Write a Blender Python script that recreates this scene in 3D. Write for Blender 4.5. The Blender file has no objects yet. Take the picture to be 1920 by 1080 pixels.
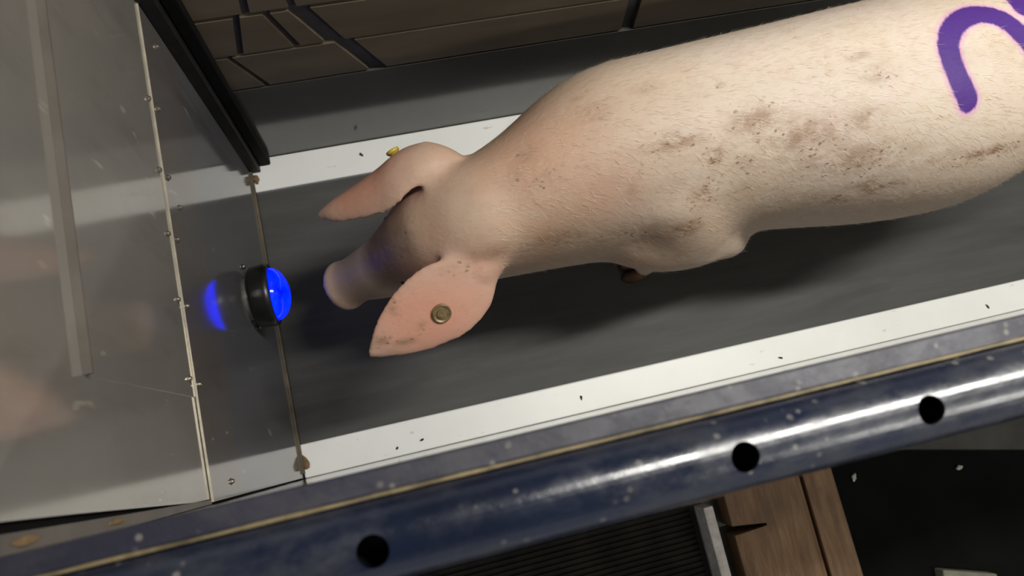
import bpy, bmesh, math, random
import numpy as np
from mathutils import Vector, Matrix

random.seed(7)
rng = np.random.default_rng(11)
scene = bpy.context.scene
C = scene.collection

# ------------------------------------------------------------------ camera, world, light, exposure
CAM_H = 1.6
cam_data = bpy.data.cameras.new('camera')
cam_data.sensor_width = 36.0
cam_data.lens = 1390.0 / 1920.0 * 36.0
cam_data.clip_start = 0.02
cam_data.dof.use_dof = True
cam_data.dof.focus_distance = 1.08
cam_data.dof.aperture_fstop = 6.5
cam = bpy.data.objects.new('camera', cam_data)
C.objects.link(cam)
cam.matrix_world = Matrix(((0.96841491, 0.20009711, -0.14877405, 0.0),
                           (-0.22517816, 0.95807427, -0.17716799, 0.0),
                           (0.10708579, 0.20507279, 0.9728709, CAM_H),
                           (0, 0, 0, 1)))
scene.camera = cam

world = bpy.data.worlds.new('world')
scene.world = world
world.use_nodes = True
world.node_tree.nodes['Background'].inputs[0].default_value = (0.95, 0.97, 1.0, 1)
world.node_tree.nodes['Background'].inputs[1].default_value = 0.31

scene.view_settings.view_transform = 'Standard'
scene.view_settings.look = 'None'
scene.view_settings.exposure = 0.0
scene.view_settings.gamma = 1.0
scene.view_settings.use_curve_mapping = False


def area_light(name, loc, sx, sy, power, col=(1, 0.97, 0.9)):
    d = bpy.data.lights.new(name, 'AREA')
    d.shape = 'RECTANGLE'
    d.size, d.size_y = sx, sy
    d.energy = power
    d.color = col
    o = bpy.data.objects.new(name, d)
    o.location = loc
    C.objects.link(o)
    return o


LAMP_LOC = (1.20, 0.41, 2.60)
FILL_LAMP_LOC = (1.90, -1.20, 2.60)  # unseen fill lamp, added to brighten the outside floor and the far wall
area_light('lamp_light', (LAMP_LOC[0], LAMP_LOC[1], LAMP_LOC[2] - 0.05), 1.45, 0.12, 53)
area_light('lamp_light', (FILL_LAMP_LOC[0], FILL_LAMP_LOC[1], FILL_LAMP_LOC[2] - 0.05), 1.45, 0.12, 30)


# ------------------------------------------------------------------ helpers
def link(o, parent=None):
    C.objects.link(o)
    if parent is not None:
        o.parent = parent
    return o


def tag(o, label=None, cat=None, group=None, kind=None):
    if label: o['label'] = label
    if cat: o['category'] = cat
    if group: o['group'] = group
    if kind: o['kind'] = kind
    return o


def empty(name, loc=(0, 0, 0)):
    o = bpy.data.objects.new(name, None)
    o.location = loc
    o.empty_display_size = 0.05
    C.objects.link(o)
    return o


def obj(name, bm, mat, parent=None, smooth=False, bevel=0.0, bseg=2):
    if bevel > 0:
        bmesh.ops.bevel(bm, geom=list(bm.edges), offset=bevel, segments=bseg, affect='EDGES', profile=0.5)
    bmesh.ops.recalc_face_normals(bm, faces=list(bm.faces))
    me = bpy.data.meshes.new(name)
    bm.to_mesh(me)
    bm.free()
    if mat is not None:
        me.materials.append(mat)
    if smooth:
        me.polygons.foreach_set('use_smooth', [True] * len(me.polygons))
    o = bpy.data.objects.new(name, me)
    link(o)
    if parent is not None:
        o.parent = parent
        pl = parent.location
        me.transform(Matrix.Translation(-Vector(pl)))
    return o


def box_bm(x0, x1, y0, y1, z0, z1, bm=None):
    bm = bm or bmesh.new()
    v = [bm.verts.new(p) for p in ((x0, y0, z0), (x1, y0, z0), (x1, y1, z0), (x0, y1, z0),
                                   (x0, y0, z1), (x1, y0, z1), (x1, y1, z1), (x0, y1, z1))]
    for f in ((0, 3, 2, 1), (4, 5, 6, 7), (0, 1, 5, 4), (1, 2, 6, 5), (2, 3, 7, 6), (3, 0, 4, 7)):
        bm.faces.new([v[i] for i in f])
    return bm


def prism_bm(poly, fn, d0, d1, bm=None):
    """poly: 2D outline; fn(a, b, d) -> 3D point; extruded from depth d0 to d1"""
    bm = bm or bmesh.new()
    A = [bm.verts.new(fn(a, b, d0)) for a, b in poly]
    B = [bm.verts.new(fn(a, b, d1)) for a, b in poly]
    bm.faces.new(A)
    bm.faces.new(list(reversed(B)))
    n = len(poly)
    for i in range(n):
        bm.faces.new((A[i], B[i], B[(i + 1) % n], A[(i + 1) % n]))
    return bm


def lathe_bm(profile, origin, axis='X', seg=40, bm=None):
    """profile: list of (t along axis, radius)"""
    bm = bm or bmesh.new()
    ox, oy, oz = origin
    rings = []
    for t, r in profile:
        ring = []
        if r < 1e-6:
            p = {'X': (ox + t, oy, oz), 'Y': (ox, oy + t, oz), 'Z': (ox, oy, oz + t)}[axis]
            ring = [bm.verts.new(p)]
        else:
            for k in range(seg):
                a = 2 * math.pi * k / seg
                c, s = r * math.cos(a), r * math.sin(a)
                p = {'X': (ox + t, oy + c, oz + s), 'Y': (ox + c, oy + t, oz + s),
                     'Z': (ox + c, oy + s, oz + t)}[axis]
                ring.append(bm.verts.new(p))
        rings.append(ring)
    for a, b in zip(rings[:-1], rings[1:]):
        if len(a) == 1 and len(b) == 1: continue
        for k in range(seg):
            k2 = (k + 1) % seg
            if len(a) == 1: bm.faces.new((a[0], b[k], b[k2]))
            elif len(b) == 1: bm.faces.new((a[k], b[0], a[k2]))
            else: bm.faces.new((a[k], b[k], b[k2], a[k2]))
    if len(rings[0]) > 1: bm.faces.new(rings[0])
    if len(rings[-1]) > 1: bm.faces.new(rings[-1])
    return bm


# ------------------------------------------------------------------ materials
class Mat:
    def __init__(self, name):
        self.m = bpy.data.materials.new(name)
        self.m.use_nodes = True
        self.nt = self.m.node_tree
        self.b = self.nt.nodes['Principled BSDF']
        self.out = self.nt.nodes['Material Output']
        self._tc = None

    def n(self, t, **kw):
        nd = self.nt.nodes.new(t)
        for k, v in kw.items(): setattr(nd, k, v)
        return nd

    def l(self, a, b): self.nt.links.new(a, b)

    def coord(self, scale=(1, 1, 1)):
        if self._tc is None: self._tc = self.n('ShaderNodeTexCoord')
        mp = self.n('ShaderNodeMapping')
        mp.inputs['Scale'].default_value = scale
        self.l(self._tc.outputs['Object'], mp.inputs['Vector'])
        return mp.outputs[0]

    def noise(self, scale, detail=4, rough=0.55, stretch=(1, 1, 1), dist=0.0):
        nd = self.n('ShaderNodeTexNoise')
        nd.inputs['Scale'].default_value = scale
        nd.inputs['Detail'].default_value = detail
        nd.inputs['Roughness'].default_value = rough
        nd.inputs['Distortion'].default_value = dist
        self.l(self.coord(stretch), nd.inputs['Vector'])
        return nd.outputs['Fac']

    def ramp(self, fac, stops):
        nd = self.n('ShaderNodeValToRGB')
        els = nd.color_ramp.elements
        while len(els) < len(stops): els.new(0.5)
        for e, (p, c) in zip(els, stops):
            e.position = p
            e.color = (c, c, c, 1) if not hasattr(c, '__len__') else (*c, 1)
        self.l(fac, nd.inputs[0])
        return nd.outputs[0]

    def mix(self, fac, a, b, mode='MIX'):
        nd = self.n('ShaderNodeMix', data_type='RGBA', blend_type=mode)
        for sock, v in ((nd.inputs[0], fac), (nd.inputs[6], a), (nd.inputs[7], b)):
            if hasattr(v, 'is_linked'): self.l(v, sock)
            elif hasattr(v, '__len__'): sock.default_value = (*v, 1)
            else: sock.default_value = v
        return nd.outputs[2]

    def math(self, op, a, b=0.0, clamp=False):
        nd = self.n('ShaderNodeMath', operation=op, use_clamp=clamp)
        for sock, v in ((nd.inputs[0], a), (nd.inputs[1], b)):
            if hasattr(v, 'is_linked'): self.l(v, sock)
            else: sock.default_value = v
        return nd.outputs[0]

    def attr(self, name):
        nd = self.n('ShaderNodeAttribute', attribute_name=name)
        return nd.outputs['Fac']

    def set(self, **kw):
        names = dict(color='Base Color', metal='Metallic', rough='Roughness', spec='Specular IOR Level',
                     coat='Coat Weight', coatrough='Coat Roughness', sss='Subsurface Weight',
                     emit='Emission Color', emitstr='Emission Strength', ior='IOR', alpha='Alpha',
                     trans='Transmission Weight', aniso='Anisotropic', sheen='Sheen Weight')
        for k, v in kw.items():
            s = self.b.inputs[names[k]]
            if hasattr(v, 'is_linked'): self.l(v, s)
            elif hasattr(v, '__len__'): s.default_value = (*v, 1)
            else: s.default_value = v
        return self

    def bump(self, h, strength=0.3, dist=0.01):
        nd = self.n('ShaderNodeBump')
        nd.inputs['Strength'].default_value = strength
        nd.inputs['Distance'].default_value = dist
        self.l(h, nd.inputs['Height'])
        self.l(nd.outputs[0], self.b.inputs['Normal'])
        return self


def mat_plain(name, col, rough=0.5, metal=0.0, var=0.15, scale=30, spec=0.5):
    m = Mat(name)
    f = m.noise(scale, 5)
    lo = tuple(c * (1 - var) for c in col)
    hi = tuple(min(1, c * (1 + var)) for c in col)
    m.set(color=m.ramp(f, [(0.3, lo), (0.7, hi)]), rough=rough, metal=metal, spec=spec)
    return m.m


def mat_steel(name, col, rough, metal, stain=(0.16, 0.11, 0.06), wav=0.1, stain_amt=0.5, bands=False):
    m = Mat(name)
    cloud = m.noise(2.2, 5, 0.6)
    fine = m.noise(60, 3, 0.6, (1, 1, 0.12))
    c = m.mix(m.ramp(cloud, [(0.3, 0.0), (0.75, 1.0)]), tuple(x * 0.85 for x in col), tuple(x * 1.12 for x in col))
    st = m.math('MULTIPLY', m.ramp(m.noise(7, 5, 0.65, (1, 2.5, 0.6)), [(0.52, 0.0), (0.78, 1.0)]), stain_amt)
    c = m.mix(st, c, stain)
    if bands:
        sx = m.n('ShaderNodeSeparateXYZ')
        m.l(m.coord(), sx.inputs[0])
        zb = m.ramp(sx.outputs['Z'], [(0.012, 0.8), (0.07, 0.0), (0.50, 0.0), (0.53, 0.85), (0.555, 0.35), (0.60, 0.55), (0.655, 0.75)])
        st = m.math('MULTIPLY', zb, m.ramp(m.noise(9, 5, 0.6, (1, 1, 3)), [(0.3, 0.25), (0.65, 1.0)]))
        c = m.mix(m.math('MULTIPLY', st, 0.8), c, (0.23, 0.175, 0.115))
    scr = m.ramp(m.noise(55, 2, 0.5, (1, 1, 0.35)), [(0.70, 0.0), (0.76, 1.0)])
    c = m.mix(m.math('MULTIPLY', scr, 0.5), c, (0.6, 0.55, 0.45))
    r = m.math('ADD', m.math('MULTIPLY', m.math('ADD', fine, cloud), 0.06), rough - 0.05)
    m.set(color=c, rough=r, metal=metal)
    m.bump(m.noise(1.7, 2), wav, 0.02)
    return m.m


M = {}
M['steel_low'] = mat_steel('stainless_lower', (0.20, 0.20, 0.215), 0.09, 0.52, stain=(0.11, 0.08, 0.05), wav=0.04, bands=True)
M['steel_up'] = mat_steel('stainless_upper', (0.30, 0.28, 0.255), 0.09, 0.45, stain=(0.15, 0.115, 0.08), wav=0.12, stain_amt=0.35)
M['steel_near'] = mat_steel('stainless_near', (0.62, 0.62, 0.60), 0.06, 0.95, wav=0.02, stain_amt=0.3)
M['edge'] = mat_plain('cut_steel_edge', (0.62, 0.57, 0.46), 0.35, 0.5, 0.2, 40)
M['ledge'] = mat_plain('hatch_ledge', (0.13, 0.115, 0.10), 0.5, 0.2, 0.15, 20)
M['lip'] = mat_plain('dirty_lip', (0.12, 0.095, 0.06), 0.5, 0.3, 0.4, 25)
M['bolt'] = mat_plain('bolt_steel', (0.30, 0.27, 0.22), 0.32, 0.85, 0.3, 200)

# conveyor rubber
m = Mat('belt_rubber')
streak = m.noise(9, 6, 0.6, (0.35, 3.2, 1))
spot = m.ramp(m.noise(5, 4, 0.6, (0.5, 2.2, 1)), [(0.56, 0.0), (0.72, 1.0)])
c = m.ramp(streak, [(0.3, (0.052, 0.052, 0.050)), (0.7, (0.078, 0.078, 0.074))])
c = m.mix(m.math('MULTIPLY', spot, 0.55), c, (0.030, 0.030, 0.029))
m.set(color=c, rough=0.62, spec=0.35)
m.bump(m.noise(240, 2), 0.15, 0.001)
M['belt'] = m.m

# white plastic guide strips
m = Mat('white_plastic')
c = m.ramp(m.noise(6, 4), [(0.3, (0.78, 0.79, 0.755)), (0.7, (0.84, 0.845, 0.82))])
sc = m.ramp(m.noise(48, 3, 0.6, (0.6, 1.8, 1)), [(0.69, 0.0), (0.76, 1.0)])
c = m.mix(m.math('MULTIPLY', sc, 0.55), c, (0.42, 0.36, 0.24))
m.set(color=c, rough=0.38)
M['strip'] = m.m

m = Mat('film_board')
c = m.ramp(m.noise(5, 5, 0.6, (0.5, 1, 2)), [(0.3, (0.085, 0.068, 0.050)), (0.7, (0.135, 0.110, 0.080))])
m.set(color=c, rough=0.24, spec=0.42)
m.bump(m.noise(4, 2), 0.06, 0.01)
M['plank'] = m.m
m = Mat('film_board_smooth')
c = m.ramp(m.noise(4, 5, 0.6), [(0.3, (0.062, 0.060, 0.056)), (0.7, (0.080, 0.077, 0.072))])
m.set(color=c, rough=0.13, spec=0.75)
M['panel'] = m.m
M['gap'] = mat_plain('dark_gap', (0.055, 0.052, 0.060), 0.6, 0, 0.2, 20, 0.2)
M['post'] = mat_plain('black_rubber', (0.005, 0.005, 0.005), 0.7, 0, 0.3, 25, 0.1)
M['post_face'] = mat_plain('black_steel', (0.013, 0.012, 0.011), 0.5, 0, 0.35, 18, 0.2)

# painted rail
def rail_mat(name, base, dust, amt, rough=0.26):
    m = Mat(name)
    c = m.ramp(m.noise(14, 4), [(0.3, tuple(x * 0.7 for x in base)), (0.7, base)])
    d = m.ramp(m.noise(30, 5, 0.65, (0.6, 1, 1)), [(0.45, 0.0), (0.8, 1.0)])
    c = m.mix(m.math('MULTIPLY', d, amt), c, dust)
    v = m.n('ShaderNodeTexVoronoi')
    v.inputs['Scale'].default_value = 95
    m.l(m.coord(), v.inputs['Vector'])
    keep = m.ramp(m.noise(26, 2), [(0.52, 0.0), (0.62, 1.0)])
    sp = m.math('MULTIPLY', m.ramp(v.outputs['Distance'], [(0.14, 1.0), (0.24, 0.0)]), keep)
    c = m.mix(m.math('MULTIPLY', sp, 0.6), c, (0.26, 0.24, 0.21))
    m.set(color=c, rough=m.math('ADD', m.math('MULTIPLY', d, 0.25), rough), spec=0.6, coat=0.5, coatrough=m.ramp(m.noise(38, 4, 0.6), [(0.35, 0.08), (0.6, 0.42)]))
    m.bump(m.noise(60, 4, 0.6), 0.3, 0.002)
    return m.m

M['rail_tube'] = rail_mat('navy_painted_tube', (0.007, 0.012, 0.032), (0.075, 0.075, 0.078), 0.55)
M['rail_flange'] = rail_mat('navy_painted_flange', (0.022, 0.022, 0.040), (0.060, 0.054, 0.052), 0.45, 0.5)
M['weld'] = mat_plain('rusty_weld', (0.19, 0.15, 0.08), 0.6, 0, 0.5, 60)

M['floor'] = mat_plain('dark_concrete', (0.05, 0.046, 0.038), 0.8, 0, 0.3, 12)
M['ceiling'] = mat_plain('ceiling_sheet', (0.30, 0.30, 0.29), 0.7, 0, 0.1, 4)
m = Mat('old_wood')
g = m.noise(11, 7, 0.65, (5, 0.5, 1), 0.6)
c = m.ramp(g, [(0.25, (0.085, 0.046, 0.022)), (0.55, (0.20, 0.115, 0.058)), (0.8, (0.29, 0.18, 0.10))])
d = m.ramp(m.noise(6, 5), [(0.5, 0.0), (0.75, 1.0)])
c = m.mix(m.math('MULTIPLY', d, 0.6), c, (0.06, 0.04, 0.026))
m.set(color=c, rough=0.7, spec=0.3)
m.bump(g, 0.3, 0.004)
M['wood'] = m.m
M['lath'] = mat_plain('bleached_lath', (0.46, 0.42, 0.38), 0.7, 0, 0.25, 40)
M['black'] = mat_plain('black_sheet', (0.0045, 0.0045, 0.0045), 0.9, 0, 0.3, 6, 0.05)
M['ribbed'] = mat_plain('ribbed_rubber', (0.018, 0.016, 0.013), 0.85, 0, 0.4, 14, 0.1)
M['block'] = mat_plain('grey_green_block', (0.14, 0.135, 0.10), 0.8, 0, 0.25, 30)
M['crumb'] = mat_plain('dirt_crumb', (0.035, 0.025, 0.015), 0.9, 0, 0.3, 100)
M['chip'] = mat_plain('straw_chip', (0.17, 0.11, 0.05), 0.8, 0, 0.3, 100)
M['grey_chip'] = mat_plain('grey_chip', (0.40, 0.37, 0.33), 0.8, 0, 0.3, 100)
M['lamp_black'] = mat_plain('lamp_housing', (0.010, 0.010, 0.010), 0.34, 0, 0.4, 40, 0.5)
M['grey_plate'] = mat_plain('lamp_plate', (0.30, 0.29, 0.26), 0.45, 0.3, 0.2, 40)
m = Mat('blue_lens')
f = m.ramp(m.noise(38, 3, 0.6), [(0.3, (0.0, 0.0, 0.45)), (0.7, (0.0, 0.012, 1.0))])
m.set(color=(0.0, 0.01, 0.5), rough=0.12, emit=f, emitstr=3.5)
M['lens'] = m.m
m = Mat('blue_glow_core')
m.set(color=(0.0, 0.1, 0.8), rough=0.3, emit=(0.01, 0.28, 1.0), emitstr=2.2)
M['core'] = m.m
m = Mat('fluorescent_tube')
m.set(color=(1, 1, 1), emit=(1, 0.97, 0.9), emitstr=6.0)
M['tube_light'] = m.m
M['fixture'] = mat_plain('fixture_white', (0.7, 0.7, 0.68), 0.5)

# ------------------------------------------------------------------ setting
X0, X1 = -0.262, 2.1            # end wall plane, far end of the run
YF, YN = 0.688, -0.010          # far wall plane, near wall plane
FLOOR = -0.30

o = obj('floor', box_bm(-3, 5, -3, 4, FLOOR - 0.05, FLOOR), M['floor'])
tag(o, 'dark concrete floor of the barn outside the chute', 'floor', kind='structure')
o = obj('ceiling', box_bm(-3, 5, -3, 4, 2.75, 2.8), M['ceiling'])
tag(o, 'grey sheet ceiling above the chute', 'ceiling', kind='structure')

# conveyor
cv = empty('conveyor', (0.9, 0.33, FLOOR))
tag(cv, 'dark grey rubber conveyor belt the pig walks on', 'conveyor belt')
obj('belt', box_bm(X0 + 0.003, X1, 0.052, 0.618, -0.012, 0.0), M['belt'], cv)
obj('belt_bed', box_bm(X0 - 0.1, X1, YN + 0.001, YF, -0.06, -0.013), M['post_face'], cv)
for x in (-0.2, 0.9, 2.0):
    for y in (0.08, 0.6):
        obj('leg', box_bm(x, x + 0.05, y, y + 0.05, FLOOR, -0.061), M['post_face'], cv)

# white strips
o = obj('trim_1', box_bm(X0 + 0.0015, X1, 0.611, YF - 0.001, -0.0125, 0.012), M['strip'], bevel=0.003)
tag(o, 'white plastic guide strip along the far dark wall', 'guide strip', kind='structure')
o = obj('trim_2', box_bm(X0 + 0.0015, X1, YN + 0.0005, 0.059, -0.0125, 0.012), M['strip'], bevel=0.003)
tag(o, 'white plastic guide strip along the blue rail side', 'guide strip', kind='structure')

# far wall, film-faced boards with open dark joints
wb = obj('wall_back', box_bm(-0.5, X1, YF + 0.008, YF + 0.03, -0.06, 1.15), M['gap'])
tag(wb, 'dark glossy board wall behind the pig', 'wall', kind='structure')
FW = lambda a, b, d: (a, d, b)


def board(poly, mat):
    bm = prism_bm(poly, FW, YF, YF + 0.0079)
    bmesh.ops.recalc_face_normals(bm, faces=list(bm.faces))
    me = bpy.data.meshes.new('board'); bm.to_mesh(me); bm.free()
    me.materials.append(mat)
    ob = bpy.data.objects.new('board', me)
    link(ob, wb)
    return ob


def row(z0, z1, xs, gap=0.006):
    """xs: list of (x_bottom, x_top, joint width) between boards, slanted joints"""
    edges = [(-0.5, -0.5, 0)] + xs + [(X1, X1, 0)]
    for (ab, at, wa), (bb, bt, wb_) in zip(edges[:-1], edges[1:]):
        board([(ab + wa / 2, z0 + gap / 2), (bb - wb_ / 2, z0 + gap / 2), (bt - wb_ / 2, z1 - gap / 2), (at + wa / 2, z1 - gap / 2)], M['plank'])


board([(-0.5, -0.02), (X1, -0.02), (X1, 0.318), (-0.5, 0.318)], M['panel'])
row(0.322, 0.434, [(-0.155, -0.195, 0.010), (0.045, -0.004, 0.034), (0.532, 0.520, 0.026), (1.10, 1.10, 0.012)], 0.006)
row(0.434, 0.545, [(-0.175, -0.157, 0.010), (-0.082, -0.112, 0.012), (-0.020, -0.062, 0.034), (0.520, 0.532, 0.022), (1.30, 1.30, 0.012)], 0.010)
row(0.545, 0.665, [(-0.14, -0.13, 0.012), (-0.07, -0.08, 0.012), (0.24, 0.20, 0.02), (0.95, 0.95, 0.012)], 0.010)
row(0.665, 1.15, [(0.10, 0.10, 0.012), (0.8, 0.8, 0.012), (1.5, 1.5, 0.012)], 0.010)

# black corner post
cp = empty('corner_post', (-0.24, YF, 0.0))
tag(cp, 'black upright corner post between steel wall and dark wall', 'post')
obj('post_body', box_bm(-0.2615, -0.240, 0.655, YF - 0.0005, 0.0125, 1.14), M['post_face'], cp, bevel=0.002)
obj('rubber_seal', box_bm(-0.2395, -0.2165, 0.668, YF - 0.0005, 0.0125, 1.14), M['post'], cp, bevel=0.003)

# end wall
wl = obj('wall_left', box_bm(-0.290, -0.2715, YN - 0.0005, YF + 0.008, -0.02, 1.15), M['post'])
tag(wl, 'stainless steel end wall reflecting the white strips', 'wall', kind='structure')
EWp = lambda a, b, d: (d, a, b)
tag(obj('upper_panel', prism_bm([(-0.004, 0.60), (YF - 0.001, 0.60), (YF - 0.001, 1.15), (0.016, 1.15), (0.010, 1.0), (0.003, 0.85), (-0.003, 0.72)], EWp, -0.2714, -0.2655), M['steel_up'], wl), 'brownish grey upper steel panel')
(obj('backing_strip', box_bm(-0.2714, -0.2655, 0.0005, YF - 0.001, 0.0125, 0.599), M['post'], wl))
obj('edge_strip', prism_bm([(-0.0095, 0.658), (-0.0047, 0.658), (0.001, 0.9), (0.0075, 1.15), (-0.0095, 1.15)], EWp, -0.2714, -0.2640), M['ledge'], wl)
for y_, z_ in ((-0.003, 0.93), (-0.001, 1.07)):
    bm_ = bmesh.new()
    bmesh.ops.create_icosphere(bm_, subdivisions=2, radius=1.0)
    for v_ in bm_.verts: v_.co *= random.uniform(0.7, 1.2)
    bm_.transform(Matrix.Translation((-0.2635, y_, z_)) @ Matrix.Diagonal((0.0015, 0.003, 0.018, 1)))
    obj('grime', bm_, M['chip'], wl)
low = tag(obj('lower_panel', box_bm(-0.2654, X0, -0.0075, YF - 0.001, 0.0125, 0.655), M['steel_low'], wl), 'lower dark mirror-like steel panel')
tag(obj('panel_edge', box_bm(-0.2646, X0 + 0.0002, -0.0075, YF - 0.001, 0.6551, 0.6562), M['edge'], low), 'bright cut edge of the lower panel')
hatch = tag(obj('hatch_panel', box_bm(-0.2654, -0.2642, 0.119, YF - 0.001, 0.6575, 0.952), M['steel_up'], wl), 'raised rectangular hatch plate')
tag(obj('hatch_ledge', box_bm(-0.2654, -0.2575, 0.119, YF - 0.001, 0.9525, 0.955), M['ledge'], hatch), 'pale ledge on top of the hatch plate')
tag(obj('base_lip', box_bm(X0 + 0.0002, X0 + 0.0045, 0.0005, 0.655, 0.0125, 0.022), M['lip'], wl), 'dirty bent lip at the foot of the wall')

BOLT_ME = None


def bolt(y, z, x=X0, s=1.0, on=None):
    global BOLT_ME
    if BOLT_ME is None:
        bm = lathe_bm([(0, 0.0045), (0.0012, 0.0045), (0.0012, 0.0032), (0.0035, 0.0026), (0.0045, 0.0)], (0, 0, 0), 'X', 10)
        bmesh.ops.recalc_face_normals(bm, faces=list(bm.faces))
        BOLT_ME = bpy.data.meshes.new('bolt'); bm.to_mesh(BOLT_ME); bm.free()
        BOLT_ME.materials.append(M['bolt'])
    b = bpy.data.objects.new('bolt', BOLT_ME)
    b.location = (x, y, z)
    b.scale = (s, s, s)
    link(b, on or low)


for y, z in ((0.624, 0.600), (0.509, 0.640), (0.410, 0.641), (0.379, 0.608), (0.235, 0.645), (0.135, 0.645), (0.012, 0.565), (0.324, 0.643)):
    bolt(y, z)
for y, z in ((0.51, 0.668), (0.411, 0.668), (0.324, 0.672), (0.239, 0.672), (0.14, 0.674)):
    bolt(y, z, -0.2642, on=hatch)

# near wall
o = obj('wall_front', box_bm(-0.7, X1, YN - 0.004, YN, -0.06, 1.12), M['steel_near'])
tag(o, 'thin polished steel side wall under the blue rail, seen edge-on', 'wall', kind='structure')

# blue rail
rl = empty('steel_rail', (0.9, -0.03, 1.15))
tag(rl, 'dark blue painted steel rail with round holes along the near side', 'rail')
obj('flange', box_bm(-0.75, X1, -0.0205, -0.0062, 1.1205, 1.150), M['rail_flange'], rl, bevel=0.0015)
bm = bmesh.new()
bmw = bmesh.new()
nseg = 220
prev = None
for i in range(nseg + 1):
    x = -0.75 + (X1 + 0.75) * i / nseg
    r = 0.0013 + random.uniform(-0.0002, 0.0002)
    yy, zz = -0.0215 + random.uniform(-0.0001, 0.0001), 1.1495
    ring = [bmw.verts.new((x, yy + r * math.cos(a), zz + 0.8 * r * math.sin(a))) for a in [2 * math.pi * k / 6 for k in range(6)]]
    if prev:
        for k in range(6):
            bmw.faces.new((prev[k], ring[k], ring[(k + 1) % 6], prev[(k + 1) % 6]))
    prev = ring
obj('weld_bead', bmw, M['weld'], rl, smooth=True)
# tube with real holes
TC, TR, TI = (-0.0465, 1.1415), 0.0245, 0.0205


def ring_pts(x, r, seg=48):
    return [(x, TC[0] + r * math.cos(2 * math.pi * k / seg), TC[1] + r * math.sin(2 * math.pi * k / seg)) for k in range(seg)]


bm = bmesh.new()
xs = (-0.75, X1)
ro = [[bm.verts.new(p) for p in ring_pts(x, TR)] for x in xs]
ri = [[bm.verts.new(p) for p in ring_pts(x, TI)] for x in xs]
S = 48
for k in range(S):
    k2 = (k + 1) % S
    bm.faces.new((ro[0][k], ro[1][k], ro[1][k2], ro[0][k2]))
    bm.faces.new((ri[0][k2], ri[1][k2], ri[1][k], ri[0][k]))
    bm.faces.new((ro[0][k2], ri[0][k2], ri[0][k], ro[0][k]))
    bm.faces.new((ro[1][k], ri[1][k], ri[1][k2], ro[1][k2]))
tube = obj('tube', bm, M['rail_tube'], rl)
cut_bm = bmesh.new()
for hx in (-0.0425, 0.180, 0.305, 0.53, 0.65, 0.87, 1.0, 1.3, 1.6, -0.17 - 0.1, -0.5):
    lathe_bm([(0.0, 0.0092), (0.06, 0.0092)], (hx, -0.0495, TC[1]), 'Z', 28, cut_bm)
cutter = obj('cutter', cut_bm, None)
cutter.parent = rl
cutter.data.transform(Matrix.Translation(-Vector(rl.location)))
md = tube.modifiers.new('holes', 'BOOLEAN')
md.operation = 'DIFFERENCE'
md.object = cutter
md.solver = 'EXACT'
dg = bpy.context.evaluated_depsgraph_get()
dg.update()
new_me = bpy.data.meshes.new_from_object(tube.evaluated_get(dg))
tube.modifiers.clear()
tube.data = new_me
bpy.data.objects.remove(cutter)
with_s = [abs(p.normal.x) < 0.3 for p in new_me.polygons]
new_me.polygons.foreach_set('use_smooth', with_s)
new_me.set_sharp_from_angle(angle=math.radians(35))

# ------------------------------------------------------------------ fluorescent lamp overhead and added fill lamp outside
for (lx, ly, lz), lab in ((LAMP_LOC, 'long fluorescent batten lamp on the ceiling above the conveyor'), (FILL_LAMP_LOC, 'added fluorescent batten fill lamp on the ceiling outside the chute')):
    fx = empty('fluorescent_lamp', (lx, ly, lz))
    tag(fx, lab, 'lamp', 'ceiling batten lamps')
    obj('housing', box_bm(lx - 0.75, lx + 0.75, ly - 0.06, ly + 0.06, lz, lz + 0.149), M['fixture'], fx, bevel=0.008)
    for dy in (-0.032, 0.032):
        obj('lamp_tube', lathe_bm([(-0.72, 0.013), (0.72, 0.013)], (lx, ly + dy, lz - 0.018), 'X', 16), M['tube_light'], fx, smooth=True)

# ------------------------------------------------------------------ blue signal lamp
LC = (X0, 0.322, 0.255)
sl = empty('signal_lamp', LC)
tag(sl, 'round blue signal lamp in black housing on the steel end wall', 'lamp')
obj('back_plate', lathe_bm([(0.0003, 0.040), (0.006, 0.040), (0.007, 0.038)], LC, 'X', 36), M['grey_plate'], sl, smooth=False)
obj('housing', lathe_bm([(0.0072, 0.050), (0.012, 0.055), (0.036, 0.057), (0.043, 0.056), (0.045, 0.052), (0.040, 0.048)], LC, 'X', 48), M['lamp_black'], sl, smooth=True)
prof = [(0.041, 0.0485)] + [(0.041 + 0.031 * math.sin(a), 0.0485 * math.cos(a)) for a in [math.pi / 2 * k / 10 for k in range(1, 10)]] + [(0.072, 0.0)]
lens = obj('lens', lathe_bm(prof, LC, 'X', 48), M['lens'], sl, smooth=True)
tag(lens, 'glowing blue dome lens')
for dy, dz in ((0.058, 0.01), (-0.045, -0.04)):
    obj('screw', lathe_bm([(0.0003, 0.005), (0.004, 0.0045), (0.006, 0.0)], (LC[0], LC[1] + dy, LC[2] + dz), 'X', 12), M['bolt'], sl, smooth=True)

# ------------------------------------------------------------------ pig
PIG = empty('pig', (0.55, 0.38, 0.0))
tag(PIG, 'pale pink pig with dirt specks and a purple mark walking towards the blue lamp', 'pig')


def loft(bm, secs):
    rings = [[bm.verts.new(p) for p in s] for s in secs]
    n = len(rings[0])
    for a, b in zip(rings[:-1], rings[1:]):
        for k in range(n):
            bm.faces.new((a[k], b[k], b[(k + 1) % n], a[(k + 1) % n]))
    for r in (rings[0], rings[-1]):
        c = Vector((0, 0, 0))
        for v in r: c += v.co
        cv_ = bm.verts.new(c / n)
        for k in range(n):
            bm.faces.new((r[k], r[(k + 1) % n], cv_))


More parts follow.
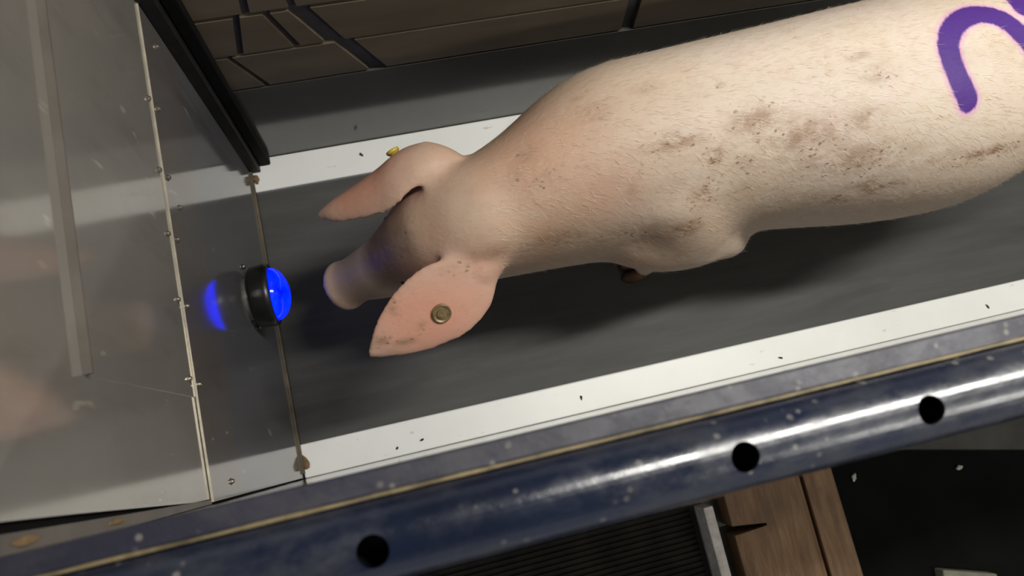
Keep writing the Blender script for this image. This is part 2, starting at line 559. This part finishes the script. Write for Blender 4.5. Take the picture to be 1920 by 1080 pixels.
def catmull(pts, sub):
    pts = np.array(pts, float)
    P = np.vstack([2 * pts[0] - pts[1], pts, 2 * pts[-1] - pts[-2]])
    out = []
    for i in range(1, len(P) - 2):
        for k in range(sub):
            t = k / sub
            p0, p1, p2, p3 = P[i - 1], P[i], P[i + 1], P[i + 2]
            out.append(0.5 * ((2 * p1) + (-p0 + p2) * t + (2 * p0 - 5 * p1 + 4 * p2 - p3) * t * t + (-p0 + 3 * p1 - 3 * p2 + p3) * t ** 3))
    out.append(P[-2])
    return np.array(out)


def limb(bm, pts, seg=20, sub=5, up=(0, 0, 1), asp=None):
    """pts: (x, y, z, r[, r2]); r across, r2 along the up direction"""
    pts = [tuple(p) + (p[3],) if len(p) == 4 else tuple(p) for p in pts]
    Q = catmull(pts, sub)
    secs = []
    for i, q in enumerate(Q):
        d = Vector((Q[min(i + 1, len(Q) - 1)] - Q[max(i - 1, 0)])[:3]).normalized()
        u = Vector(up)
        u = (u - d * u.dot(d)).normalized()
        s = d.cross(u)
        c = Vector(q[:3])
        secs.append([c + s * (q[3] * math.cos(a)) + u * (q[4] * math.sin(a)) for a in [2 * math.pi * k / seg for k in range(seg)]])
    loft(bm, secs)


pb = bmesh.new()
# torso sections: X, Yc, half width, top z, bottom z
TORSO = [(0.06, 0.316, 0.060, 0.560, 0.37), (0.12, 0.323, 0.086, 0.590, 0.31), (0.20, 0.342, 0.106, 0.612, 0.27),
         (0.28, 0.367, 0.132, 0.632, 0.245), (0.36, 0.380, 0.149, 0.648, 0.235), (0.48, 0.383, 0.154, 0.658, 0.235),
         (0.60, 0.388, 0.156, 0.662, 0.24), (0.72, 0.385, 0.168, 0.670, 0.235), (0.86, 0.381, 0.182, 0.676, 0.23),
         (1.00, 0.383, 0.186, 0.676, 0.24), (1.10, 0.394, 0.166, 0.668, 0.27), (1.20, 0.402, 0.150, 0.648, 0.32),
         (1.28, 0.39, 0.130, 0.610, 0.38), (1.33, 0.39, 0.070, 0.560, 0.44)]
secs = []
for x, yc, a, zt, zb in catmull(TORSO, 5):
    zm = zb + (zt - zb) * 0.50
    pts = []
    for k in range(44):
        t = 2 * math.pi * k / 44
        c_, s_ = math.cos(t), math.sin(t)
        e = 2 / 2.25
        yy = a * math.copysign(abs(c_) ** e, c_)
        zz = (zt - zm if s_ > 0 else zm - zb) * math.copysign(abs(s_) ** e, s_)
        pts.append((x, yc + yy, zm + zz))
    secs.append(pts)
loft(pb, secs)
# head
hp0, hp1 = Vector((0.150, 0.318, 0.535)), Vector((-0.098, 0.303, 0.285))
HEAD = [(0.0, 0.080, 0.072), (0.18, 0.086, 0.088), (0.34, 0.082, 0.080), (0.50, 0.064, 0.064), (0.64, 0.051, 0.050), (0.80, 0.044, 0.042), (0.91, 0.042, 0.040), (0.965, 0.046, 0.044), (1.0, 0.042, 0.040)]
limb(pb, [(0.27, 0.36, 0.47, 0.07, 0.06), (0.21, 0.335, 0.505, 0.075, 0.066)] + [tuple(hp0 + (hp1 - hp0) * s) + (w, h) for s, w, h in HEAD], seg=28, sub=4)
# jowl, chin
limb(pb, [(0.13, 0.318, 0.44, 0.075), (0.05, 0.312, 0.37, 0.062), (-0.02, 0.306, 0.30, 0.042), (-0.065, 0.303, 0.255, 0.026)], sub=4)
# legs (near front, far front, near hind, far hind)
limb(pb, [(0.34, 0.330, 0.47, 0.070), (0.42, 0.292, 0.43, 0.094), (0.50, 0.276, 0.39, 0.090), (0.57, 0.262, 0.350, 0.068), (0.612, 0.248, 0.312, 0.043), (0.600, 0.262, 0.24, 0.034), (0.578, 0.272, 0.17, 0.028), (0.550, 0.275, 0.09, 0.024), (0.532, 0.274, 0.045, 0.026)])
limb(pb, [(0.42, 0.315, 0.57, 0.075), (0.455, 0.300, 0.50, 0.092), (0.49, 0.285, 0.43, 0.094), (0.52, 0.275, 0.38, 0.080)], sub=4)
limb(pb, [(0.608, 0.242, 0.345, 0.024), (0.626, 0.240, 0.322, 0.022), (0.610, 0.248, 0.29, 0.028)], sub=3)
limb(pb, [(0.40, 0.470, 0.48, 0.080), (0.46, 0.490, 0.42, 0.078), (0.50, 0.495, 0.35, 0.060), (0.50, 0.492, 0.29, 0.046), (0.46, 0.490, 0.20, 0.033), (0.42, 0.488, 0.12, 0.026), (0.39, 0.487, 0.045, 0.027)])
limb(pb, [(1.20, 0.335, 0.53, 0.085), (1.18, 0.318, 0.44, 0.080), (1.13, 0.305, 0.36, 0.060), (1.19, 0.305, 0.27, 0.045), (1.29, 0.325, 0.215, 0.034), (1.28, 0.335, 0.12, 0.026), (1.26, 0.335, 0.045, 0.028)])
limb(pb, [(1.16, 0.47, 0.54, 0.10), (1.14, 0.50, 0.44, 0.088), (1.06, 0.505, 0.35, 0.068), (1.10, 0.505, 0.27, 0.045), (1.14, 0.503, 0.215, 0.034), (1.10, 0.502, 0.12, 0.026), (1.06, 0.502, 0.045, 0.028)])
# tail
limb(pb, [(1.32, 0.39, 0.56, 0.018), (1.36, 0.385, 0.55, 0.013), (1.38, 0.37, 0.51, 0.010), (1.36, 0.355, 0.47, 0.008), (1.37, 0.36, 0.43, 0.006)], seg=10)


def ear(bm, rows, thick, bow):
    """rows: (edge point A, edge point B) from base to tip; bowed sheet"""
    rows = catmull([tuple(a) + tuple(b) for a, b in rows], 4)
    nv = 12
    n_rows = len(rows)
    top, bot = [], []
    mids = []
    for i, r in enumerate(rows):
        A, B = Vector(r[:3]), Vector(r[3:])
        j0, j1 = max(i - 1, 0), min(i + 1, n_rows - 1)
        d = Vector((rows[j1][:3] + rows[j1][3:]) / 2 - (rows[j0][:3] + rows[j0][3:]) / 2)
        nrm = (B - A).cross(d).normalized()
        if nrm.z < 0: nrm.negate()
        w = (B - A).length
        tt = thick * (1.0 - 0.45 * i / (n_rows - 1))
        ta, ba = [], []
        for k in range(nv + 1):
            s = k / nv
            p = A.lerp(B, s) + nrm * (bow * w * (1 - (2 * s - 1) ** 2))
            h = tt * (1 - abs(2 * s - 1) ** 6 * 0.35) / 2
            ta.append(p + nrm * h)
            ba.append(p - nrm * h)
        top.append(ta)
        bot.append(ba)
    secs = [t + list(reversed(b)) for t, b in zip(top, bot)]
    loft(bm, secs)


# near ear: A = front/upper edge, B = rear/lower edge
EAR_N = [((0.118, 0.262, 0.548), (0.15, 0.232, 0.5)),
         ((0.0877, 0.2573, 0.556), (0.1417, 0.1956, 0.502)),
         ((0.0446, 0.2496, 0.55), (0.1161, 0.1673, 0.498)),
         ((0.0059, 0.2316, 0.54), (0.0857, 0.148, 0.492)),
         ((-0.0253, 0.2066, 0.528), (0.0502, 0.14, 0.488)),
         ((-0.0483, 0.1786, 0.514), (0.0057, 0.136, 0.484)),
         ((-0.0603, 0.1559, 0.498), (-0.0381, 0.1411, 0.48)),
         ((-0.0646, 0.1473, 0.488), (-0.0627, 0.1464, 0.482))]
ear(pb, EAR_N, 0.014, 0.07)
EAR_F = [((0.095, 0.372, 0.560), (0.128, 0.405, 0.525)),
         ((0.062, 0.362, 0.562), (0.100, 0.438, 0.525)),
         ((0.030, 0.352, 0.548), (0.060, 0.446, 0.510)),
         ((0.000, 0.346, 0.525), (0.018, 0.432, 0.490)),
         ((-0.040, 0.352, 0.500), (-0.030, 0.416, 0.470)),
         ((-0.075, 0.362, 0.475), (-0.070, 0.404, 0.455)),
         ((-0.100, 0.380, 0.450), (-0.099, 0.390, 0.444))]
ear(pb, EAR_F, 0.014, 0.22)
limb(pb, [(0.12, 0.375, 0.52, 0.04), (0.095, 0.402, 0.53, 0.034), (0.07, 0.425, 0.525, 0.026)], sub=3)
limb(pb, [(0.14, 0.26, 0.51, 0.042), (0.115, 0.238, 0.515, 0.036), (0.085, 0.225, 0.513, 0.020)], sub=3)

bmesh.ops.recalc_face_normals(pb, faces=list(pb.faces))
src = bpy.data.meshes.new('pig_src')
pb.to_mesh(src)
pb.free()
so = bpy.data.objects.new('pig_src', src)
C.objects.link(so)
r = so.modifiers.new('remesh', 'REMESH')
r.mode = 'VOXEL'
r.voxel_size = 0.0036
r.adaptivity = 0.0
sm = so.modifiers.new('smooth', 'SMOOTH')
sm.factor = 0.5
sm.iterations = 14
dg = bpy.context.evaluated_depsgraph_get()
dg.update()
body_me = bpy.data.meshes.new_from_object(so.evaluated_get(dg))
bpy.data.objects.remove(so)
body_me.name = 'pig_body'
body_me.polygons.foreach_set('use_smooth', [True] * len(body_me.polygons))

def relax(me, weight_fn, it):
    n = len(me.vertices)
    p = np.empty(n * 3); me.vertices.foreach_get('co', p); p = p.reshape(-1, 3)
    e = np.empty(len(me.edges) * 2, dtype=np.int64); me.edges.foreach_get('vertices', e); e = e.reshape(-1, 2)
    deg = np.bincount(e.ravel(), minlength=n)
    w = weight_fn(p)[:, None]
    for _ in range(it):
        q = np.empty_like(p)
        for k in range(3):
            q[:, k] = np.bincount(e[:, 0], p[e[:, 1], k], n) + np.bincount(e[:, 1], p[e[:, 0], k], n)
        p = p + w * 0.6 * (q / deg[:, None] - p)
    me.vertices.foreach_set('co', p.ravel())
    me.update()


def soft(p):
    x, y, z = p.T
    w = np.clip((x - 0.13) / 0.06, 0, 1) * np.clip((z - 0.27) / 0.08, 0, 1)
    poll = np.clip((x - 0.03) / 0.05, 0, 1) * np.clip(1 - np.abs(y - 0.318) / 0.075, 0, 1) * np.clip((z - 0.42) / 0.05, 0, 1)
    w = np.maximum(w, np.clip(poll * 1.6, 0, 1))
    elbow = np.exp(-(((x - 0.615) / 0.05) ** 2 + ((y - 0.24) / 0.04) ** 2 + ((z - 0.31) / 0.06) ** 2))
    return np.clip(w - elbow, 0, 1)


relax(body_me, soft, 140)
nv = len(body_me.vertices)
co = np.empty(nv * 3); body_me.vertices.foreach_get('co', co); co = co.reshape(-1, 3)
no = np.empty(nv * 3); body_me.vertices.foreach_get('normal', no); no = no.reshape(-1, 3)


def seg_dist(P, path):
    d = np.full(len(P), 9.0)
    path = np.array(path)
    for a, b in zip(path[:-1], path[1:]):
        ab = b - a
        t = np.clip(((P - a) @ ab) / (ab @ ab), 0, 1)
        d = np.minimum(d, np.linalg.norm(P - (a + t[:, None] * ab), axis=1))
    return d


# purple stock-marker stroke, painted on the back seen from above
MARK1 = catmull([(0.872, 0.309), (0.860, 0.350), (0.861, 0.392), (0.886, 0.424), (0.925, 0.438), (0.962, 0.425), (0.988, 0.385), (1.010, 0.335), (1.06, 0.30)], 6)
MARK2 = [(1.012, 0.47), (1.012, 0.435)]
pd = np.minimum(seg_dist(co[:, :2], MARK1), seg_dist(co[:, :2], MARK2))
pd[co[:, 2] < 0.5] = 1.0


def add_attr(name, arr):
    a = body_me.attributes.new(name, 'FLOAT', 'POINT')
    a.data.foreach_set('value', arr.astype(np.float32))


add_attr('mark', np.clip(pd, 0, 0.2) * 5)


def blobs(lst):
    out = np.zeros(nv)
    for x, y, z, rx, ry, s in lst:
        q = ((co[:, 0] - x) / rx) ** 2 + (((co[:, 1] - y) ** 2 + (co[:, 2] - z) ** 2) / ry ** 2)
        out = np.maximum(out, s * np.exp(-q))
    return out


DIRT_SHADE = [(0.421, 0.334, 0.645, 0.0473, 0.0142, 0.8), (0.478, 0.303, 0.633, 0.0145, 0.0177, 0.9), (0.547, 0.34, 0.652, 0.0495, 0.0214, 0.7), (0.611, 0.309, 0.64, 0.0764, 0.0289, 0.6), (0.464, 0.262, 0.595, 0.0229, 0.0229, 0.8), (0.442, 0.226, 0.548, 0.0268, 0.0201, 1.0), (0.359, 0.283, 0.606, 0.011, 0.011, 0.8), (0.7, 0.266, 0.612, 0.107, 0.0303, 0.55), (0.756, 0.23, 0.562, 0.0469, 0.0244, 0.8), (0.689, 0.231, 0.533, 0.0464, 0.0204, 0.7), (0.743, 0.369, 0.669, 0.0269, 0.0126, 0.5), (0.721, 0.404, 0.668, 0.0233, 0.0072, 0.4), (0.709, 0.311, 0.651, 0.0317, 0.0176, 0.55), (0.317, 0.398, 0.636, 0.0204, 0.0141, 0.45), (0.4, 0.42, 0.646, 0.0209, 0.0096, 0.45), (0.309, 0.434, 0.622, 0.0144, 0.0056, 0.45), (0.216, 0.324, 0.611, 0.0382, 0.0275, 0.35), (0.214, 0.366, 0.611, 0.0155, 0.0155, 0.4), (0.258, 0.252, 0.542, 0.0644, 0.0209, 0.45), (0.016, 0.3, 0.515, 0.0292, 0.0292, 0.6), (-0.011, 0.199, 0.532, 0.0086, 0.0086, 0.9), (-0.006, 0.152, 0.508, 0.0175, 0.0063, 0.7), (0.022, 0.168, 0.52, 0.0079, 0.0079, 0.7), (-0.039, 0.16, 0.511, 0.0111, 0.0079, 0.7), (0.922, 0.239, 0.608, 0.0593, 0.0138, 0.8), (0.86, 0.239, 0.604, 0.0577, 0.0212, 0.4), (0.65, 0.234, 0.521, 0.1844, 0.0332, 0.2), (0.379, 0.237, 0.523, 0.1258, 0.0302, 0.35), (0.83, 0.21, 0.527, 0.1185, 0.0277, 0.25), (0.872, 0.37, 0.674, 0.0095, 0.0133, 0.8), (0.506, 0.4, 0.657, 0.0049, 0.0049, 0.9), (0.099, 0.236, 0.553, 0.0233, 0.0109, 0.4), (0.536, 0.263, 0.588, 0.1014, 0.0254, 0.2), (0.563, 0.288, 0.621, 0.0839, 0.0201, 0.4), (0.47, 0.301, 0.631, 0.1287, 0.0483, 0.2), (0.148, 0.244, 0.559, 0.0233, 0.0155, 0.4)]  # soiled spots, plus painted shade under the neck and in the thigh crease
add_attr('dirt', np.clip(1.35 * blobs(DIRT_SHADE), 0, 1))
# pinker ears and face
add_attr('tan', np.clip(blobs([(0.07, 0.315, 0.56, 0.08, 0.10, 0.85), (0.20, 0.33, 0.56, 0.22, 0.30, 0.92), (0.42, 0.24, 0.45, 0.25, 0.15, 0.75), (0.8, 0.20, 0.45, 0.35, 0.11, 0.38), (1.1, 0.2, 0.5, 0.2, 0.12, 0.5)]), 0, 1))
earm = np.clip(blobs([(0.24, 0.37, 0.60, 0.10, 0.08, 0.28), (0.30, 0.30, 0.60, 0.06, 0.05, 0.22), (0.03, 0.19, 0.50, 0.11, 0.075, 1), (0.0, 0.40, 0.50, 0.12, 0.06, 1), (-0.09, 0.30, 0.28, 0.04, 0.05, 0.9), (0.12, 0.23, 0.52, 0.04, 0.05, 0.5)]) * 1.3, 0, 1)
add_attr('pink', earm)
add_attr('muzzle_dirt_shade', np.clip(blobs([(0.0, 0.31, 0.44, 0.075, 0.08, 1.0), (-0.055, 0.30, 0.34, 0.05, 0.065, 0.85), (-0.09, 0.30, 0.30, 0.04, 0.05, 0.5)]) * 1.2, 0, 1))  # brown dirty face, with the shade cast on it painted in too

m = Mat('pig_skin')
c = m.ramp(m.noise(4.5, 5, 0.6), [(0.3, (0.60, 0.49, 0.38)), (0.5, (0.635, 0.545, 0.46)), (0.72, (0.645, 0.51, 0.465))])
c = m.mix(m.math('MULTIPLY', m.attr('tan'), m.ramp(m.noise(9, 5, 0.65), [(0.3, 0.7), (0.65, 1.0)])), c, (0.44, 0.275, 0.17))
c = m.mix(m.math('MULTIPLY', m.attr('pink'), 0.9), c, (0.60, 0.285, 0.205))
c = m.mix(m.math('MULTIPLY', m.attr('muzzle_dirt_shade'), 0.88), c, (0.15, 0.098, 0.062))
fine = m.noise(75, 4, 0.7, (0.6, 1, 1))
# dirt: soft stains and crumbs on soiled spots and on the painted shade
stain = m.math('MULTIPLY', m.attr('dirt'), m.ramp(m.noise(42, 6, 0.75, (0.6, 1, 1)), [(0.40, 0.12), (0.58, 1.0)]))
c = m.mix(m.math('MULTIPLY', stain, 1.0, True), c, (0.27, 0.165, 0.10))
v = m.n('ShaderNodeTexVoronoi'); v.inputs['Scale'].default_value = 110
nz = m.n('ShaderNodeTexNoise'); nz.inputs['Scale'].default_value = 90
m.l(m.coord(), nz.inputs['Vector'])
vm = m.n('ShaderNodeVectorMath', operation='MULTIPLY_ADD')
vm.inputs[1].default_value = (0.009, 0.009, 0.009)
m.l(nz.outputs['Color'], vm.inputs[0]); m.l(m.coord((0.7, 1, 1)), vm.inputs[2])
m.l(vm.outputs[0], v.inputs['Vector'])
crumb = m.math('MULTIPLY', m.ramp(v.outputs['Distance'], [(0.18, 1.0), (0.30, 0.0)]), m.ramp(m.noise(30, 3), [(0.45, 0.0), (0.56, 1.0)]))
crumb = m.math('MULTIPLY', crumb, m.math('ADD', m.math('MULTIPLY', m.attr('dirt'), 2.2), 0.10, True), True)
c = m.mix(m.math('MULTIPLY', crumb, 0.75), c, (0.15, 0.085, 0.05))
c = m.mix(m.ramp(fine, [(0.48, 0.0), (0.75, 0.40)]), c, (0.46, 0.30, 0.20))
# purple mark
d = m.math('ADD', m.attr('mark'), m.math('MULTIPLY', m.math('SUBTRACT', m.noise(120, 3, 0.6, (1.6, 0.5, 0.5)), 0.5), 0.028))
halo = m.ramp(d, [(0.085, 1.0), (0.128, 0.0)])
core = m.ramp(d, [(0.075, 1.0), (0.092, 0.0)])
c = m.mix(m.math('MULTIPLY', halo, 0.45), c, (0.62, 0.16, 0.55))
c = m.mix(m.math('MULTIPLY', core, 0.97), c, (0.055, 0.014, 0.20))
m.set(color=c, rough=0.55, spec=0.35, sss=0.08)
m.b.inputs['Subsurface Radius'].default_value = (0.012, 0.005, 0.003)
m.b.inputs['Subsurface Scale'].default_value = 0.6
m.bump(m.math('ADD', fine, m.math('MULTIPLY', m.noise(18, 4), 0.6)), 0.25, 0.004)
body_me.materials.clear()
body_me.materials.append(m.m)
body = bpy.data.objects.new('body', body_me)
body_me.transform(Matrix.Translation(-Vector(PIG.location)))
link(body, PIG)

# bristles
tri_n = 15000
body_me.calc_loop_triangles()
npoly = len(body_me.polygons)
cen = np.empty(npoly * 3); body_me.polygons.foreach_get('center', cen); cen = cen.reshape(-1, 3)
nrm = np.empty(npoly * 3); body_me.polygons.foreach_get('normal', nrm); nrm = nrm.reshape(-1, 3)
mk = np.minimum(seg_dist(cen[:, :2] + np.array(PIG.location[:2]), MARK1), seg_dist(cen[:, :2] + np.array(PIG.location[:2]), MARK2))
ok = np.where((cen[:, 0] > -0.40) & (cen[:, 2] > 0.28) & (mk > 0.022))[0]
pick = rng.choice(ok, tri_n)
P0 = cen[pick]; N0 = nrm[pick]
flow = np.tile(np.array([0.85, -0.12, -0.35]), (tri_n, 1)) + rng.normal(0, 0.22, (tri_n, 3))
flow -= N0 * np.sum(flow * N0, axis=1)[:, None]
flow /= np.linalg.norm(flow, axis=1)[:, None]
L = rng.uniform(0.010, 0.022, tri_n)[:, None]
side = np.cross(N0, flow) * 0.00026
verts = np.stack([P0 - side, P0 + side, P0 + flow * L + N0 * L * rng.uniform(0.10, 0.28, (tri_n, 1))], axis=1).reshape(-1, 3)
faces = np.arange(tri_n * 3).reshape(-1, 3)
bme = bpy.data.meshes.new('bristles')
bme.from_pydata(verts.tolist(), [], faces.tolist())
mb = Mat('bristle')
mb.set(color=mb.ramp(mb.noise(50, 2), [(0.35, (0.62, 0.48, 0.32)), (0.7, (0.85, 0.76, 0.62))]), rough=0.45)
bme.materials.append(mb.m)
br = bpy.data.objects.new('bristles', bme)
link(br, PIG)
tag(br, 'fine pale bristles lying back over the skin', kind='stuff')

# hooves
M['hoof'] = mat_plain('hoof_horn', (0.16, 0.09, 0.045), 0.5, 0, 0.3, 40)
for hx, hy in ((0.532, 0.274), (0.39, 0.487), (1.26, 0.335), (1.06, 0.502)):
    for s in (-1, 1):
        bmh = bmesh.new()
        secs = []
        for z, r, dx in ((0.001, 0.019, -0.012), (0.015, 0.018, -0.008), (0.035, 0.015, 0.0), (0.05, 0.012, 0.003)):
            secs.append([(hx + dx + 1.5 * r * math.cos(a), hy + s * 0.014 + 0.75 * r * math.sin(a), z) for a in [2 * math.pi * k / 14 for k in range(14)]])
        loft(bmh, secs)
        obj('hoof', bmh, M['hoof'], PIG, smooth=True)

# eyes and nostrils
M['eye'] = mat_plain('eye_dark', (0.02, 0.014, 0.01), 0.15, 0, 0.1, 30)
ax = (hp1 - hp0).normalized()
upv = (Vector((0, 0, 1)) - ax * ax.z).normalized()
sidev = ax.cross(upv)
for s in (-1, 1):
    p = hp0.lerp(hp1, 0.47) + sidev * (s * 0.051) + upv * 0.033
    bme_ = bmesh.new()
    bmesh.ops.create_uvsphere(bme_, u_segments=16, v_segments=10, radius=0.008, matrix=Matrix.Translation(p))
    obj('eye', bme_, M['eye'], PIG, smooth=True)
    p = hp1 + sidev * (s * 0.016) + upv * 0.004 + ax * 0.0005
    bme_ = bmesh.new()
    bmesh.ops.create_uvsphere(bme_, u_segments=12, v_segments=8, radius=0.0075, matrix=Matrix.Translation(p))
    obj('nostril', bme_, M['eye'], PIG, smooth=True)

# ear tags
M['tag_metal'] = mat_plain('tag_brass', (0.22, 0.16, 0.08), 0.38, 0.35, 0.3, 150)
M['tag_yellow'] = mat_plain('tag_yellow', (0.52, 0.38, 0.05), 0.5, 0, 0.2, 60)


def ear_tag(pos, nrm_, mat, rad):
    bt = lathe_bm([(-0.004, rad * 0.5), (0.001, rad), (0.004, rad), (0.0052, rad * 0.9), (0.0040, rad * 0.72), (0.0040, rad * 0.55), (0.0062, rad * 0.48), (0.0066, rad * 0.2), (0.0058, 0.0)], (0, 0, 0), 'Z', 28)
    q = Vector((0, 0, 1)).rotation_difference(Vector(nrm_)).to_matrix().to_4x4()
    bt.transform(Matrix.Translation(pos) @ q)
    return obj('ear_tag', bt, mat, PIG, smooth=False)


def surf_near(x, y, z):
    w = np.array([x, y, z]) - np.array(PIG.location)
    sel = np.where((np.abs(cen[:, 0] - w[0]) < 0.006) & (np.abs(cen[:, 1] - w[1]) < 0.006) & (nrm[:, 2] > 0.2))[0]
    i = sel[np.argmax(cen[sel, 2])]
    return Vector(cen[i] + np.array(PIG.location)), Vector(nrm[i])


p, n_ = surf_near(0.058, 0.176, 0.48)
tag(ear_tag(p, n_, M['tag_metal'], 0.0145), 'round brass-coloured button tag')
p, n_ = Vector((0.035, 0.446, 0.505)), Vector((-0.35, 0.9, 0.25))
tag(ear_tag(p, n_, M['tag_yellow'], 0.011), 'yellow plastic ear tag')

# ------------------------------------------------------------------ outside, under the rail
# ribbed mat
rm = empty('ribbed_mat', (0.2, -0.6, FLOOR))
tag(rm, 'dark ribbed rubber mat on the floor left of the pale lath', 'mat')
obj('mat_base', box_bm(-1.0, 0.60, -1.4, -0.10, FLOOR + 0.0005, FLOOR + 0.012), M['ribbed'], rm)
bmr = bmesh.new()
for i in range(90):
    y = -0.12 - i * 0.0135
    box_bm(-1.0, 0.60, y - 0.007, y, FLOOR + 0.0121, FLOOR + 0.018, bmr)
tag(obj('rib', bmr, M['ribbed'], rm), kind='stuff')
# pale lath
o = obj('wooden_lath', box_bm(0.615, 0.640, -1.3, -0.30, FLOOR + 0.001, FLOOR + 0.075), M['lath'], bevel=0.002)
tag(o, 'narrow pale grey wooden lath on edge beside the brown planks', 'lath')
TOP = FLOOR + 0.06
XYf = lambda a, b, d: (a, b, d)
o = obj('wooden_plank', prism_bm([(0.680, -1.3), (0.880, -1.3), (0.886, -0.10), (0.680, -0.10), (0.680, -0.362), (0.770, -0.372), (0.770, -0.382), (0.680, -0.384)], XYf, FLOOR + 0.001, TOP), M['wood'], bevel=0.002)
tag(o, 'wide brown wooden plank with a dark slot in its edge', 'plank')
o = obj('wooden_plank', prism_bm([(0.888, -1.3), (0.972, -1.3), (0.972, -0.10), (0.894, -0.10)], XYf, FLOOR + 0.001, TOP + 0.004), M['wood'], bevel=0.002)
tag(o, 'narrow brown wooden plank next to the black sheet', 'plank')
o = obj('black_sheet', prism_bm([(0.985, -0.20), (1.21, -0.30), (2.4, -0.575), (2.4, -1.4), (0.985, -1.4)], XYf, FLOOR + 0.001, FLOOR + 0.012), M['black'], bevel=0.002)
tag(o, 'flat black sheet on the floor right of the planks', 'sheet')
o = obj('concrete_block', prism_bm([(1.19, -0.595), (1.33, -0.640), (1.30, -0.80), (1.16, -0.75)], XYf, FLOOR + 0.0125, FLOOR + 0.05), M['block'], bevel=0.004)
tag(o, 'small grey-green block lying on the black sheet', 'block')

# crumbs and chips
def crumb(x, y, z, s, mat, label, cat, group, flat=0.5, rot=None):
    bm_ = bmesh.new()
    bmesh.ops.create_icosphere(bm_, subdivisions=2, radius=1.0)
    for v_ in bm_.verts:
        v_.co *= random.uniform(0.7, 1.2)
    a = random.uniform(0, 3) if rot is None else rot
    zmin = min(v_.co.z for v_ in bm_.verts) * s[2]
    bm_.transform(Matrix.Translation((x, y, z - zmin)) @ Matrix.Rotation(a, 4, 'Z') @ Matrix.Diagonal((s[0], s[1], s[2], 1)))
    o_ = obj('dirt_crumb' if cat == 'crumb' else 'chip', bm_, mat, smooth=False)
    tag(o_, label, cat, group)


CR = [(-0.068, 0.005, 'first', 4), (0.0 - 0.015, 0.010, 'second', 5), (0.335, 0.020, 'third', 6), (0.80, 0.006, 'fourth', 6), (1.335, 0.012, 'fifth', 7)]
for x, y, nth, k in CR:
    crumb(x, y + 0.003, 0.0121, (k * 0.0009, 0.0022, 0.0015), M['crumb'], nth + ' dark crumb from the steel wall on the white strip by the rail', 'crumb', 'crumbs on the near strip')
crumb(-0.02, 0.655, 0.0121, (0.006, 0.0025, 0.002), M['crumb'], 'dark crumb on the far white strip left of the ear', 'crumb', None)
crumb(-0.253, 0.022, 0.0121, (0.007, 0.014, 0.004), M['chip'], 'clump of brown dirt in the corner of near strip and steel wall', 'crumb', None, rot=0.2)
crumb(-0.252, 0.640, 0.0121, (0.006, 0.011, 0.004), M['chip'], 'rusty dirt clump at the foot of the black corner post', 'crumb', None, rot=0.2)
for x, y, lab in ((1.345, -0.375, 'grey chip on the black sheet under the right end of the rail'), (1.05, -0.33, 'grey chip on the black sheet close to the narrow plank')):
    crumb(x, y, FLOOR + 0.0125, (0.010, 0.006, 0.005), M['grey_chip'], lab, 'chip', 'chips on the black sheet')
